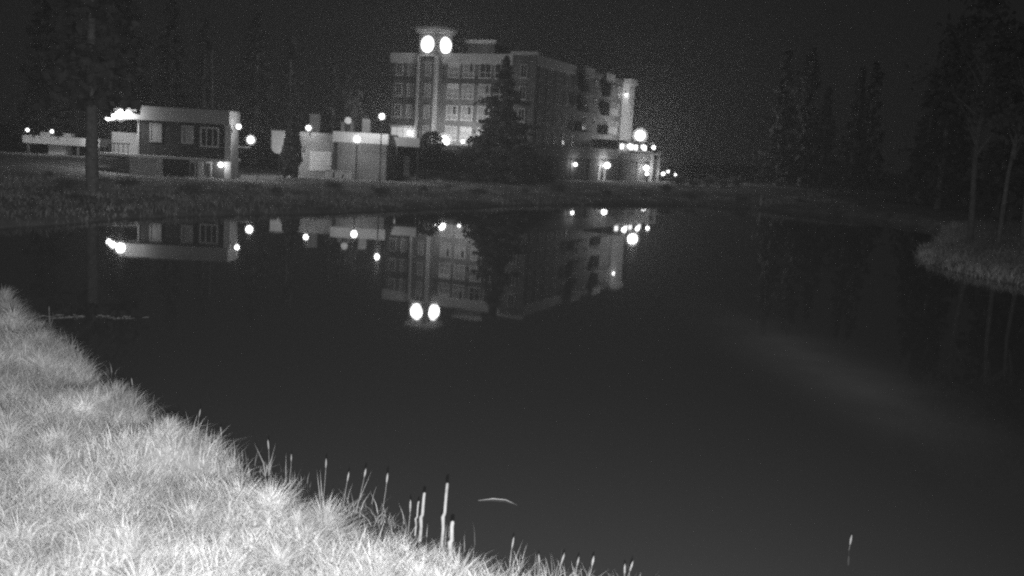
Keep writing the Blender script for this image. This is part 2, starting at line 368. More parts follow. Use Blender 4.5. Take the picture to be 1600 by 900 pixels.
# roof plant behind the tower
hb().box(1.2, 5.4, 6.0, 10.0, 17.06, 19.0).build('penthouse', M['brick'], hotel)
hb().box(.9, 5.7, 5.7, 10.3, 19.0, 19.5).build('penthouse_roof', M['cornice'], hotel)
hb().tube([(14.0, 38, 16.9), (14.0, 38, 20.6)], [.09, .04], 6).build('mast', M['metal'], hotel)
# clock tower (corner towards the pond)
TM = (-11.65, 130.0, 0)
TT = R(35); U1 = (math.cos(TT), -math.sin(TT)); U2 = (math.sin(TT), math.cos(TT))
def tb(): return MB(TM, U1, U2)
tw = tb().box(-3.2, 0, 0, 3.2, ZB, 19.55).build('clock_tower', M['brick'], hotel)
tb().box(-3.45, .22, -.22, 3.45, 19.55, 19.95).build('tower_moulding', M['cornice'], tw)
tb().box(-3.62, .4, -.4, 3.62, 19.95, 20.35).build('tower_cap', M['cornice'], tw)
pts = [(-3.62, -.4), (.4, -.4), (.4, 3.62), (-3.62, 3.62)]
tb().prism(pts, 20.352, 20.75, [(-1.8, 1.4), (-1.4, 1.4), (-1.4, 1.8), (-1.8, 1.8)]).build('tower_roof', M['roof'], tw)
for a0, a1, b0, b1 in ((-3.3, -2.9, -.12, .2), (-.3, .12, -.12, .3), (-.2, .12, 2.9, 3.3)):
    tb().box(a0, a1, b0, b1, ZB, 16.6).build('pilaster', M['trim'], tw)
tb().box(-2.9, -.3, -.1, 0, 16.5, 16.75).build('string_course', M['trim'], tw)
def disc(mb, axis_b, c, r, depth):
    pts = []
    seg = 40
    i = len(mb.V)
    for q in (0, depth):
        for j in range(seg):
            t = 2 * math.pi * j / seg
            if axis_b: mb.V.append(mb.p(c[0] + r * math.cos(t), c[1] - q, c[2] + r * math.sin(t)))
            else: mb.V.append(mb.p(c[0] + q, c[1] + r * math.cos(t), c[2] + r * math.sin(t)))
    mb.F.append(tuple(i + j for j in range(seg))); mb.F.append(tuple(i + seg + j for j in range(seg)))
    for j in range(seg): mb.F.append((i + j, i + (j + 1) % seg, i + seg + (j + 1) % seg, i + seg + j))
    mb.smooth += [False] * (seg + 2)
    return mb
def dome(mb, axis_b, c, r, depth):
    seg, rings = 24, 5; i = len(mb.V)
    for k in range(rings):
        t_ = math.pi / 2 * k / rings; rr = r * math.cos(t_); q = depth * math.sin(t_)
        for j in range(seg):
            f = 2 * math.pi * j / seg
            if axis_b: mb.V.append(mb.p(c[0] + rr * math.cos(f), c[1] - q, c[2] + rr * math.sin(f)))
            else: mb.V.append(mb.p(c[0] + q, c[1] + rr * math.cos(f), c[2] + rr * math.sin(f)))
    mb.V.append(mb.p(c[0], c[1] - depth, c[2]) if axis_b else mb.p(c[0] + depth, c[1], c[2]))
    for k in range(rings - 1):
        for j in range(seg): mb.F.append((i + k * seg + j, i + k * seg + (j + 1) % seg, i + (k + 1) * seg + (j + 1) % seg, i + (k + 1) * seg + j))
    e = i + rings * seg
    for j in range(seg): mb.F.append((e - seg + j, e - seg + (j + 1) % seg, e))
    mb.smooth += [True] * (len(mb.F) - len(mb.smooth))
    return mb
disc(tb(), True, (-1.6, -.002, 18.05), 1.2, .06).build('clock_rim', M['trim'], tw)
dome(tb(), True, (-1.6, -.064, 18.05), 1.06, .62).build('clock_face', G['clock'], tw)
disc(tb(), False, (.002, 1.6, 18.05), 1.2, .06).build('clock_rim', M['trim'], tw)
dome(tb(), False, (.064, 1.6, 18.05), 1.06, .62).build('clock_face', G['clock'], tw)
# windows: one mesh for frame, pane and mullion of each kind
def window_meshes(w_, h_, m_pane, bars=1, transom=None):
    f = MB()
    t_ = .1
    f.box(-w_/2, -w_/2 + t_, -.09, .02, 0, h_).box(w_/2 - t_, w_/2, -.09, .02, 0, h_)
    f.box(-w_/2 + t_, w_/2 - t_, -.09, .02, 0, t_).box(-w_/2 + t_, w_/2 - t_, -.09, .02, h_ - t_, h_)
    f.box(-w_/2 - .08, w_/2 + .08, -.15, .02, -.1, -.002)
    for k in range(bars):
        x = -w_/2 + w_ * (k + 1) / (bars + 1); f.box(x - .035, x + .035, -.08, .02, t_, h_ - t_)
    if transom: f.box(-w_/2 + t_, w_/2 - t_, -.075, .02, transom, transom + .07)
    p = MB().box(-w_/2 + t_ * .8, w_/2 - t_ * .8, -.045, -.01, t_ * .8, h_ - t_ * .8)
    return f.mesh('window', M['trim']), p.mesh('pane', m_pane)
W_big = window_meshes(1.75, 1.9, M['curtain'], 1, .62)
W_bigd = window_meshes(1.75, 1.9, M['glassd'], 1, .62)
W_gap = window_meshes(1.75, 1.9, M['curtain'], 1, .62)
GAP = MB().box(.18, .52, -.06, -.046, .75, 1.72).mesh('curtain_gap', M['glassd']); BLIND = MB().box(-.78, .78, -.06, -.046, 1.25, 1.78).mesh('blind', M['cornice'])
W_sm = window_meshes(1.0, 1.7, M['curtain'], 1)
W_smd = window_meshes(1.0, 1.7, M['glassd'], 1)
def put_window(parent, ms, pos, rz):
    rl = root_loc(parent)
    o = link('window', ms[0], parent, Vector(pos) - rl, rz)
    link('pane', ms[1], o)
    return o
FLOORZ = [5.7, 8.45, 11.3, 14.05]
rz1 = -TH; rzw = math.pi / 2 - TH
for k, z in enumerate(FLOORZ):
    for a in (-5.9, -4.1): 
        if k: put_window(hotel, W_sm if a > -5 else W_smd, hp(a, -.01, z), rz1)
    for j, a in enumerate((2.5, 4.75, 7.2, 9.4)):
        wo = put_window(hotel, W_big if (j, k) not in ((3, 0), (3, 2), (2, 3), (3, 3)) else W_bigd, hp(a, -.01, z - .1), rz1)
        if (j, k) in ((0, 1), (1, 1), (1, 3), (2, 2)): link('curtain_gap', GAP, wo)
        if (j, k) in ((0, 2), (1, 0), (3, 1), (0, 3)): link('blind', BLIND, wo)
    put_window(hotel, W_smd, hp(12.9, -.51, z), rz1)
    put_window(hotel, W_sm, tb().p(-1.35, -.01, z), -TT)
    for b in (2.2, 5.0, 8.0, 11.2, 14.8, 23.5, 32.0, 34.4):
        put_window(hotel, W_smd, hp(14.21, b, z), rzw)
    put_window(hotel, W_sm, hp(15.31, 37.9, z), rzw)
# balconies of the wing
for k, z in enumerate(FLOORZ[1:]):
    for b0 in (17.2, 26.6):
        hb().box(14.2, 15.5, b0, b0 + 4, z - .45, z - .25).build('balcony_slab', M['darkconc'], hotel)
        bal = hb().box(15.42, 15.5, b0, b0 + 4, z - .25, z + .65).build('balcony_front', M['brick'], hotel)
        tag(bal, 'solid balcony front')
        put_window(hotel, W_bigd, hp(14.21, b0 + 2, z - .1), rzw)
# lit ground floor lobby at the left of the tower, lit terrace windows at its right
for k in range(4):
    hb().box(-6.8 + k * .95, -5.95 + k * .95, -.12, -.07, 5.7, 7.0).build('lobby_window', G['lobby'], hotel)
hb().box(-7.0, -3.1, -.2, -.001, 7.06, 7.28).build('lobby_lintel', M['trim'], hotel)
# small lamps fixed to the hotel
globe_lamp('wall_lamp', 'upright white lamp on the wall at the left foot of the clock tower', hp(-3.35, -1.0, 6.3), .3, 'c', arm=hp(-3.35, -.03, 6.9))
globe_lamp('wall_lamp', 'small lamp high on the lit stair tower at the far end of the wing', hb().p(14.9, 36.05, 14.6), .22, 'c', arm=hb().p(14.9, 36.39, 14.9))
globe_lamp('terrace_lamp', 'brilliant lamp on the terrace right below the clock tower', (-9.84, 125.4, 5.4), .85, 'd', pole=4.5)
globe_lamp('terrace_lamp', 'smaller terrace lamp among the tables right of the brilliant lamp', (-7.5, 127.6, 5.5), .26, 'c', pole=4.5)

# ------------------------------------------------------------------ podium and its deck
pod = thing('retaining_wall', (0.9, 122, 1.1), 'long dark concrete retaining wall with a pale parapet below the hotel wing', 'retaining wall')
MB().prism([(-22, 128.5), (-12.6, 128.5), (-12.6, 122.2), (.9, 122.0), (21.2, 155.4), (34, 176), (-22, 176)], -.2, 4.3).build('wall', M['darkconc'], pod)
MB().prism([(-22, 128.4), (-12.7, 128.4), (-12.7, 122.1), (1.0, 121.9), (21.3, 155.3), (34, 175.9), (-22, 175.9)], 4.302, 4.5).build('deck', M['slab'], pod)
ang = math.atan2(33.4, 20.3); du = (math.cos(ang), math.sin(ang)); dv = (-du[1], du[0])
def pb(): return MB((.9, 122, 0), du, dv)
for k in range(8):
    pb().box(-.1 + k * 4.9, 4.7 + k * 4.9, -.14, .04, 4.2, 5.72).build('parapet_panel', M['parapet'], pod)
for k in range(7):
    pb().box(1.0 + k * 5.4, 1.4 + k * 5.4, -.12, -.001, -.2, 4.19).build('pier', M['darkconc'], pod)
MB().box(-12.2, -4.0, 122.2, 122.4, 4.502, 5.0).build('terrace_kerb', M['white'], pod)
dr = pb().box(20.2, 22.6, -.08, -.002, 1.0, 3.3).build('door', M['white'], pod)
pb().box(20.95, 21.85, -.11, -.081, 1.2, 3.1).build('door_leaf', M['glassd'], dr)
road = MB().prism([(3.2, 118), (2.6, 120.6), (22.6, 153.5), (30, 160), (38, 152), (24, 128), (14, 118.5)], 1.0, 1.15).build('pavement', M['asphalt'])
tag(road, 'paved strip in front of the retaining wall', kind='structure')
def pw(a, out, z): return pb().p(a, -out, z)
globe_lamp('wall_lamp', 'small round lamp on the retaining wall left of the starry door lamp', pw(12.2, .55, 3.3), .27, 'c', arm=pw(12.2, .13, 3.75))
globe_lamp('wall_lamp', 'starry bright lamp above the white door in the retaining wall', pw(21.3, .9, 3.35), .5, 'c', arm=pw(21.3, .13, 4.0))
globe_lamp('wall_lamp', 'starry bright lamp under the lit deck pavilion right of the door lamp', pw(35.2, .9, 3.15), .5, 'c', arm=pw(35.2, .13, 3.9))
globe_lamp('bollard_lamp', 'small lamp low on the pavement just left of the lamp under the pavilion', pw(34.0, 1.6, 2.3), .32, 'c', pole=1.15)
globe_lamp('bollard_lamp', 'pair half of a twin lamp right of the pavilion columns, the lower left one', (23.0, 154, 2.35), .34, 'c', pole=1.15)
globe_lamp('bollard_lamp', 'pair half of a twin lamp right of the pavilion columns, the upper right one', (23.8, 154.2, 2.75), .24, 'c', pole=1.15)
globe_lamp('bollard_lamp', 'rightmost small lamp of the far pavement beside the dark wood', (25.1, 155, 2.3), .24, 'b', pole=1.15)
globe_lamp('deck_lamp', 'fierce starry lamp on a pole above the deck pavilion', (18.65, 152.0, 8.1), .95, 'e', pole=4.5)
# pavilion on the deck at the right
pav = thing('deck_pavilion', (16.6, 147, 4.5), 'low glazed pavilion with bright windows and canopy at the right end of the deck', 'pavilion')
def vb(): return MB((15.2, 146, 0), du, dv)
vb().box(0, 10.5, .5, 4.0, 4.502, 6.9).build('wall', M['darkwall'], pav)
vb().box(-.2, 11.0, -.9, 4.2, 6.9, 7.15).build('roof', M['roof'], pav)
vb().box(-.4, 11.6, -1.6, -.15, 5.3, 5.6).build('canopy', M['white'], pav)
for k in range(6):
    wv = vb().box(.4 + k * 1.7, 1.8 + k * 1.7, .42, .498, 5.75, 6.7).build('window', M['trim'], pav)
    vb().box(.5 + k * 1.7, 1.7 + k * 1.7, .36, .418, 5.85, 6.6).build('pane', G['shop'] if k in (0, 2, 3, 5) else M['curtain'], wv)
for k in (.2, 8.6, 11.2):
    q = vb().p(k, -1.4, 0); MB().box(q[0] - .22, q[0] + .22, q[1] - .22, q[1] + .22, 1.0, 5.298).build('column', M['pale'], pav)
globe_lamp('pavilion_lamp', 'round lamp hanging at the left corner of the deck pavilion', vb().p(.7, -1.1, 6.3), .42, 'c', arm=vb().p(.7, .35, 6.75))
globe_lamp('pavilion_lamp', 'round lamp hanging in front of the middle pavilion windows', vb().p(5.6, -1.1, 6.35), .36, 'c', arm=vb().p(5.6, .35, 6.8))
globe_lamp('pavilion_lamp', 'round lamp hanging at the right corner of the deck pavilion', vb().p(9.6, -1.1, 6.4), .34, 'c', arm=vb().p(9.6, .35, 6.8))

# ================================================================== two storey house at the left
hs = thing('house', (-31, 88, .6), 'two storey dark house with a pale roof band and three upper windows', 'house')
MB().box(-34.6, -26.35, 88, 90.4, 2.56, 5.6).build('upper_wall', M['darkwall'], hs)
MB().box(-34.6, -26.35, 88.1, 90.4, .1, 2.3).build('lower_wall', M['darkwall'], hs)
MB().box(-36.1, -26.2, 87.3, 90.7, 5.62, 6.85).build('fascia', M['fascia'], hs)
MB().box(-36.0, -26.3, 87.4, 90.6, 6.852, 6.93).build('roof', M['roof'], hs)
MB().box(-38.2, -26.3, 86.9, 91.45, 2.3, 2.5).build('deck_slab', M['white'], hs)
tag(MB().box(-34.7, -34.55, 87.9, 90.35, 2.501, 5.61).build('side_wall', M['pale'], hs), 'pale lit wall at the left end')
MB().box(-26.348, -26.2, 87.9, 90.3, .1, 5.6).build('side_wall', M['weathered'], hs)
MB().box(-26.7, -26.15, 87.72, 87.99, .1, 5.58).build('corner_post', M['white'], hs)
MB().box(-38.1, -34.7, 90.4, 90.55, 2.501, 4.4).build('porch_wall', M['pale'], hs)
MB().box(-38.2, -38.05, 87.0, 87.2, 2.501, 4.42).build('porch_post', M['white'], hs)
MB().box(-38.2, -35.0, 87.05, 87.15, 3.35, 3.45).build('porch_rail', M['metal'], hs)
for k in range(7):
    MB().box(-37.8 + k * .42, -37.74 + k * .42, 87.07, 87.13, 2.501, 3.348).build('baluster', M['metal'], hs)
MB().box(-34.9, -32.45, 86.6, 88.08, .0, 2.29).build('lower_bay', M['fascia'], hs)
def house_window(x0, x1, z0, z1, y, pane, bars):
    f = MB().box(x0, x0 + .12, y - .1, y - .002, z0, z1).box(x1 - .12, x1, y - .1, y - .002, z0, z1)
    f.box(x0 + .12, x1 - .12, y - .1, y - .002, z1 - .12, z1).box(x0 + .12, x1 - .12, y - .1, y - .002, z0, z0 + .12)
    for k in range(bars):
        x = x0 + (x1 - x0) * (k + 1) / (bars + 1); f.box(x - .04, x + .04, y - .09, y - .002, z0 + .12, z1 - .12)
    o = f.build('window', M['trim'] if bars == 2 else M['fascia'], hs)
    MB().box(x0 + .1, x1 - .1, y - .05, y - .001, z0 + .1, z1 - .1).build('pane', pane, o)
    return o
house_window(-33.6, -32.5, 3.7, 5.4, 88, M['fascia'], 0)
house_window(-30.7, -29.6, 3.7, 5.35, 88, M['curtain'], 0)
house_window(-29.0, -27.3, 3.5, 5.3, 88, M['glassd'], 2)
for k in range(3):
    d_ = MB().box(-30.0 + k * .72, -29.4 + k * .72, 88.0, 88.098, .35, 2.2).build('glass_door', M['fascia'], hs)
    MB().box(-29.9 + k * .72, -29.5 + k * .72, 87.95, 87.999, .6, 2.05).build('pane', M['glassd'] if k != 1 else M['curtain'], d_)
globe_lamp('porch_lamp', 'large blazing floodlight under the left end of the house roof band', (-35.8, 86.75, 6.0), .5, 'd', arm=(-35.8, 87.3, 6.6))
globe_lamp('porch_lamp', 'second smaller floodlight just left of the blazing one on the house', (-36.5, 86.8, 5.75), .32, 'c', arm=(-36.1, 88.2, 6.3))
globe_lamp('porch_lamp', 'outermost small floodlight at the left of the house on a long bracket', (-37.3, 87.8, 5.62), .27, 'c', arm=(-36.1, 88.9, 6.2))
globe_lamp('eave_lamp', 'bright floodlight on the right side wall of the house lighting it', (-25.55, 88.0, 5.5), .25, 'g', arm=(-26.15, 87.85, 5.1))
globe_lamp('wall_lamp', 'small round lamp on the lower front wall near the right house corner', (-27.0, 87.55, 2.0), .26, 'c', arm=(-27.0, 88.08, 2.27))
o = globe_lamp('street_lamp', 'round post lamp with a flat tray right of the house', (-26.1, 94, 4.35), .4, 'c', pole=.5)
MB().box(-27.4, -26.1, 93.7, 94.3, 3.55, 3.66).build('tray', M['white'], o)
o = thing('garden_wall', (-24.8, 91, .4), 'low white wall glowing at the right foot of the house', 'wall')
MB().box(-26.1, -24.7, 90.9, 91.1, .2, 1.05).build('wall', M['white'], o)
o = thing('garden_wall', (-23, 91.4, .4), 'low white wall section left of the dark columnar shrub', 'wall')
MB().box(-24.5, -22.9, 91.3, 91.5, .2, 1.05).build('wall', M['white'], o)
o = thing('antenna', (-34.2, 90, 6.9), 'thin bent antenna mast on the left part of the house roof', 'antenna')
MB().tube([(-34.2, 90, 6.9), (-34.2, 90, 8.75)], .04, 6).build('mast', M['metal'], o)
MB().tube([(-34.2, 90, 8.72), (-32.9, 90, 8.62)], .035, 6).build('arm', M['metal'], o)
o = thing('flagpole', (-35.4, 112, .8), 'tall thin bare pole rising behind the house roof', 'pole')
MB().tube([(-35.4, 112, .6), (-35.7, 112, 14.0)], [.14, .07], 8).build('shaft', M['palebark'], o)
MB().ball((-35.7, 112, 14.08), .12).build('finial', M['metal'], o)

# ================================================================== shelter at the far left
sh = thing('shelter', (-51, 110, 1.3), 'long low flat roofed shelter with pale roof edge at far left', 'shelter')
MB().box(-55.6, -46.9, 108.2, 111.5, 2.55, 3.45).build('roof', M['cornice'], sh)
MB().box(-56, -46.5, 107.2, 112, .9, 1.28).build('floor_slab', M['white'], sh)
MB().box(-53.1, -51.2, 109.0, 110.8, 1.282, 2.548).build('booth', M['cornice'], sh)
for x in (-55.2, -49.6, -47.3):
    MB().box(x, x + .2, 108.4, 108.6, 1.282, 2.548).build('post', M['metal'], sh)
MB().box(-55.4, -47.0, 111.2, 111.4, 1.282, 2.548).build('back_wall', M['darkwall'], sh)
for x, s_ in ((-54.2, 1.1), (-51.6, .9)):
    MB().box(x, x + s_, 109.4, 110.4, 3.452, 3.85).build('roof_vent', M['white'], sh)
MB().tube([(-48.2, 109.5, 3.45), (-48.2, 109.5, 4.7)], .1, 6).build('flue', M['metal'], sh)
globe_lamp('shelter_lamp', 'faint lamp on the roof edge at the left end of the long shelter', (-54.3, 106.8, 4.0), .2, 'd', arm=(-54.3, 108.19, 3.3))
globe_lamp('shelter_lamp', 'lamp on the shelter roof edge right of the big tree trunk', (-47.6, 106.8, 3.4), .22, 'd', arm=(-47.6, 108.19, 3.2))
globe_lamp('shelter_lamp', 'lamp over the booth in the middle of the shelter roof edge', (-51.6, 106.8, 4.0), .2, 'd', arm=(-51.6, 108.19, 3.3))

# ================================================================== low utility building in the middle
ub = thing('utility_building', (-19, 105, .4), 'low pale flat roofed building with a white garage door behind the pond', 'building')
MB().box(-24.0, -20.1, 105.4, 113, .0, 5.45).build('left_wall', M['weathered'], ub)
MB().box(-20.098, -14.4, 105, 113, .0, 4.6).build('right_wall', M['weathered'], ub)
MB().box(-20.2, -14.2, 104.7, 113.2, 4.602, 5.72).build('fascia', M['cornice'], ub)
MB().box(-24.0, -20.22, 105.5, 113, 5.452, 5.5).build('roof', M['roof'], ub)
gd = MB().box(-22.8, -20.35, 105.3, 105.398, 1.35, 3.5).build('garage_door', M['white'], ub)
for k in range(4):
    MB().box(-22.75, -20.4, 105.26, 105.298, 1.4 + k * .525, 1.9 + k * .525).build('door_panel', M['white'], gd)
MB().box(-20.1, -19.7, 104.8, 104.998, .2, 4.6).build('downpipe', M['darkmetal'], ub)
MB().box(-17.3, -17.0, 104.9, 104.998, .2, 4.6).build('pilaster', M['weathered'], ub)
for x, y, z0, z1, wd in ((-23.3, 110, 5.4, 7.55, 1.0), (-20.3, 111, 5.4, 6.9, .4), (-19.2, 111, 5.4, 6.9, .5), (-17.3, 109, 5.72, 7.3, .85)):
    MB().box(x - wd / 2, x + wd / 2, y - wd / 2, y + wd / 2, z0, z1).build('chimney', M['weathered'], ub)
for k, (x, lab) in enumerate(((-19.95, 'pale square bin, left of three in front of the garage'), (-18.95, 'pale square bin, middle of three by the pale wall'), (-17.95, 'pale square bin, right of three near the lamp post'))):
    o = thing('bin', (x - .4, 104.3, .4), lab, 'bin', 'bins along the utility building')
    MB().prism([(x - .8, 104.0), (x - .1, 104.0), (x - .1, 104.6), (x - .8, 104.6)], .3, 1.5, [(x - .85, 103.95), (x - .05, 103.95), (x - .05, 104.65), (x - .85, 104.65)]).build('body', M['white'], o)
    MB().box(x - .87, x - .03, 103.9, 104.68, 1.502, 1.58).build('lid', M['fascia'], o)
globe_lamp('street_lamp', 'post lamp standing in front of the pale utility building', (-17.15, 102, 5.0), .4, 'c', pole=.4)
globe_lamp('street_lamp', 'tall post lamp at the right corner of the utility building', (-14.9, 104, 7.55), .34, 'f', pole=.5)
globe_lamp('roof_lamp', 'small lamp on the roof edge above the garage left corner', (-22.85, 104.6, 5.9), .32, 'c', arm=(-22.85, 105.38, 5.3))
globe_lamp('wall_lamp', 'lamp on the wall left of the white garage door beside the shrub', (-23.45, 103.2, 3.05), .34, 'c', arm=(-23.45, 105.38, 3.4))
o = thing('round_sign', (-19.0, 108, 5.5), 'small pale round sign on a stalk above the building roof', 'sign')
MB().tube([(-19.2, 108, 5.4), (-19.2, 108, 6.7)], .05, 6).build('stalk', M['metal'], o)
disc(MB(), True, (-19.2, 108, 7.0), .38, .08).build('disc', G['dim'], o)  # disc given a faint emission of its own to look lit
# dark carport joined on the right
cp = thing('carport', (-12.8, 110, .6), 'dark open carport with a pale roof edge right of the utility building', 'carport')
MB().box(-14.19, -11.2, 108.4, 113.0, 4.5, 5.5).build('roof_edge', M['pale'], cp)
MB().box(-14.19, -11.4, 112.6, 112.8, .2, 4.498).build('back_wall', M['darkwall'], cp)
MB().box(-13.4, -12.7, 112.5, 112.598, .4, 3.4).build('door', M['fascia'], cp)
MB().box(-11.45, -11.25, 108.5, 108.7, .2, 4.498).build('post', M['darkwall'], cp)
# pale panel by the dark shrub
o = thing('sign_board', (-26.0, 104, .5), 'pale upright board with painted glow and a rounded lower corner left of the dark shrub', 'sign')
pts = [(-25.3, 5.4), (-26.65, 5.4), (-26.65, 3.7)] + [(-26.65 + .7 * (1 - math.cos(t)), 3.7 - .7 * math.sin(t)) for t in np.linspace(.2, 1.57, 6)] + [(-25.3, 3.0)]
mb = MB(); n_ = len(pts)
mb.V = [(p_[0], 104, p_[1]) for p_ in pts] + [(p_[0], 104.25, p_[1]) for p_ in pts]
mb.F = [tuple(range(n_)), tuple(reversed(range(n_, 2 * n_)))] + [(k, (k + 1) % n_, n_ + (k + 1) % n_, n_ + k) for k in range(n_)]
mb.smooth = [False] * len(mb.F); mb.build('panel', G['dim'], o)  # faint emission on the board stands in for lamp light falling on it
MB().box(-25.9, -25.75, 104.05, 104.2, .2, 3.0).build('post', M['darkmetal'], o)
MB().box(-26.75, -25.2, 104.02, 104.3, 5.402, 5.5).build('top_rail', M['white'], o)
# slim post on the right shore
o = thing('shore_post', (26.3, 104, .3), 'pale slim post standing on the dark right shore', 'post')
MB().tube([(26.3, 104, .1), (26.3, 104, 1.35)], [.14, .11], 8).build('shaft', M['white'], o)
MB().tube([(26.3, 104, 1.35), (26.3, 104, 1.45)], [.16, .1], 8).build('cap', M['white'], o)

# ================================================================== trees
def foliage(name, C, size, m, up=.3, shade=None):
    """small leaf-clump faces, one quad each, randomly turned"""
    n = len(C); a = RNG.normal(size=(n, 3)); a /= np.linalg.norm(a, axis=1)[:, None]
    b_ = RNG.normal(size=(n, 3)); b_[:, 2] *= up; b_ -= (a * b_).sum(1)[:, None] * a; b_ /= np.linalg.norm(b_, axis=1)[:, None]
    s = size[:, None] if hasattr(size, '__len__') else size
    V = np.stack([C - a * s - b_ * s * .4, C + a * s * .2 - b_ * s * .5, C + a * s + b_ * s * .3, C - a * s * .3 + b_ * s * .55], 1)
    return np_mesh(name, V.reshape(-1, 3), np.arange(n * 4).reshape(n, 4), np.zeros((0, 3)), m)
def spruce_meshes(H, rad, z0, n, seed, m=None):
    g = np.random.default_rng(seed); C = []; Sz = []
    z = z0; limbs = MB(); 
    limbs.tube([(0, 0, -.4), (0, 0, H * .35), (.05, 0, H * .7), (0, .05, H * .98)], [.022 * H, .017 * H, .009 * H, .01], 8)
    while z < H:
        f = (z - z0) / (H - z0); r = rad * (1 - f) ** .8 * g.uniform(.75, 1.1) + .12
        k = max(4, int(9 * (1 - f)))
        for j in range(k):
            a = g.uniform(0, 2 * math.pi); rr = r * g.uniform(.6, 1.1); drop = rr * g.uniform(.15, .5)
            if j % 2 == 0 and f < .8: limbs.tube([(0, 0, z), (math.cos(a) * rr * .85, math.sin(a) * rr * .85, z - drop * .9)], [.03, .008], 4, cap=False)
            mm = int(n * (rr / rad) / 40) + 3
            t_ = g.uniform(.15, 1, mm) ** .7
            C.append(np.stack([np.cos(a) * rr * t_ + g.normal(0, .13 * rr, mm), np.sin(a) * rr * t_ + g.normal(0, .13 * rr, mm), z - drop * t_ ** 1.4 + g.normal(0, .1, mm)], 1))
            Sz.append(g.uniform(.18, .38, mm) * (.6 + rad * .2))
        z += (H - z0) / 26
    return limbs.mesh('trunk', M['bark']), foliage('crown', np.concatenate(C), np.concatenate(Sz), m or M['needle'])
SP = [spruce_meshes(14, 2.6, 1.2, 420, 1), spruce_meshes(14, 2.1, 1.0, 420, 2), spruce_meshes(14, 3.1, 1.6, 420, 3)]
def tree(ms, loc, s, rz, label, name='spruce', cat='spruce tree', group=None, sx=1.0):
    o = thing(name, loc, label, cat, group); o.scale = (s * sx, s * sx, s); o.rotation_euler = (0, 0, rz)
    link('trunk', ms[0], o); link('crown', ms[1], o)
    return o
def gz(x, y): return float(terrain(np.array([x]), np.array([y]))[0])
HS = spruce_meshes(12.6, 3.9, .3, 1500, 11, M['darkneedle'])
tree(HS, (-2.2, 117.5, 3.0), 1.0, .4, 'big dark spruce standing in front of the hotel facade', sx=1.3)
BT = spruce_meshes(19, 3.6, 6.6, 700, 12)
o = tree(BT, (-25.85, 58.5, .2), 1.0, 0, 'tall tree with a pale bare lower trunk on the left shore')
# the wood behind: left and middle
left_wood = [(-66, 96, 1.35, 2), (-60, 122, 1.6, 0), (-57, 92, 1.0, 1), (-53, 130, 1.75, 2), (-46, 128, 1.5, 0), (-40.5, 124, 1.3, 1), (-36, 132, 1.5, 2), (-30.5, 128, 1.25, 0), (-26, 134, 1.15, 1), (-22.5, 124, .95, 0), (-43, 104, .85, 1), (-70, 118, 1.7, 0), (-49, 78, .9, 0), (-45, 66, 1.05, 2), (-39, 56, 1.1, 1)]
for i, (x, y, s, k) in enumerate(left_wood):
    tree(SP[k], (x, y, gz(x, y)), s, i * 1.3, 'dim spruce of the dark wood at left behind the house and shelter', group='spruces of the left wood')
right_wood = [(40, 150, 1.5, 1), (46, 158, 1.6, 2), (50, 140, 1.35, 0), (44, 128, 1.2, 1), (38, 122, .95, 2), (56, 130, 1.6, 1), (52, 116, 1.3, 0), (46, 110, 1.1, 2), (61, 118, 1.5, 2),
              (44, 101, 1.2, 0), (53, 100, 1.45, 1), (60, 98, 1.6, 0), (45, 90, 1.25, 2), (52, 86, 1.4, 1), (43, 80, 1.2, 0), (49, 74, 1.35, 2), (40, 71, 1.15, 1), (46, 62, 1.2, 0), (38, 61, 1.0, 1), (41, 52, 1.1, 2)]
for i, (x, y, s, k) in enumerate(right_wood):
    tree(SP[k], (x, y, gz(x, y)), s, i * 1.7, 'dim spruce of the dark wood along the right shore', group='spruces of the right wood')
# leafy trees
def leafy_meshes(H, R_, n, seed, clumps, bark, leafm, z0=.35, thick=.02, lean=0.0, size=(.12, .3)):
    g = np.random.default_rng(seed); limbs = MB()
    top = (lean * H, 0, H * .92)
    limbs.tube([(0, 0, -.4), (lean * H * .3, .02 * H, H * .33), (lean * H * .6, 0, H * .65), top], [thick * H, thick * H * .75, thick * H * .45, .012], 10)
    C = []
    for k in range(clumps):
        f = g.uniform(z0, 1.0); a = g.uniform(0, 6.28); rr = R_ * math.sin(math.pi * (.18 + .78 * (f - z0) / (1 - z0))) * g.uniform(.35, 1)
        c_ = np.array([lean * H * f + math.cos(a) * rr, math.sin(a) * rr, H * f])
        limbs.tube([(lean * H * f * .8, 0, H * max(f - .16, .15)), tuple(c_)], [.01 * H * (1 - f * .6), .01], 5, cap=False)
        m_ = n // clumps
        C.append(c_ + g.normal(size=(m_, 3)) * np.array([.22, .22, .17]) * R_ * g.uniform(.7, 1.3))
    C = np.concatenate(C)
    return limbs.mesh('trunk', bark), foliage('crown', C, g.uniform(size[0], size[1], len(C)), leafm, up=1)
tree(leafy_meshes(10.0, 1.2, 260, 21, 13, M['bark'], M['leaf'], z0=.55, thick=.012, size=(.14, .3)), (-19.4, 114.5, .6), 1.0, 0, 'slender sparse birch with a few lit leaf clumps behind the utility building', 'birch', 'birch tree')
tree(leafy_meshes(15.5, 3.0, 1500, 22, 26, M['palebark'], M['shrub'], z0=.5, thick=.014, lean=-.045), (29.4, 62, gz(29.4, 62)), 1.0, 0, 'tall birch with a pale leaning trunk on the right peninsula', 'birch', 'birch tree')
tree(leafy_meshes(13, 2.6, 1200, 23, 22, M['palebark'], M['shrub'], z0=.55, thick=.012, lean=.05), (27.9, 55.5, gz(27.9, 55.5)), 1.0, 0, 'pale trunked birch right of the leaning birch on the peninsula', 'birch', 'birch tree')
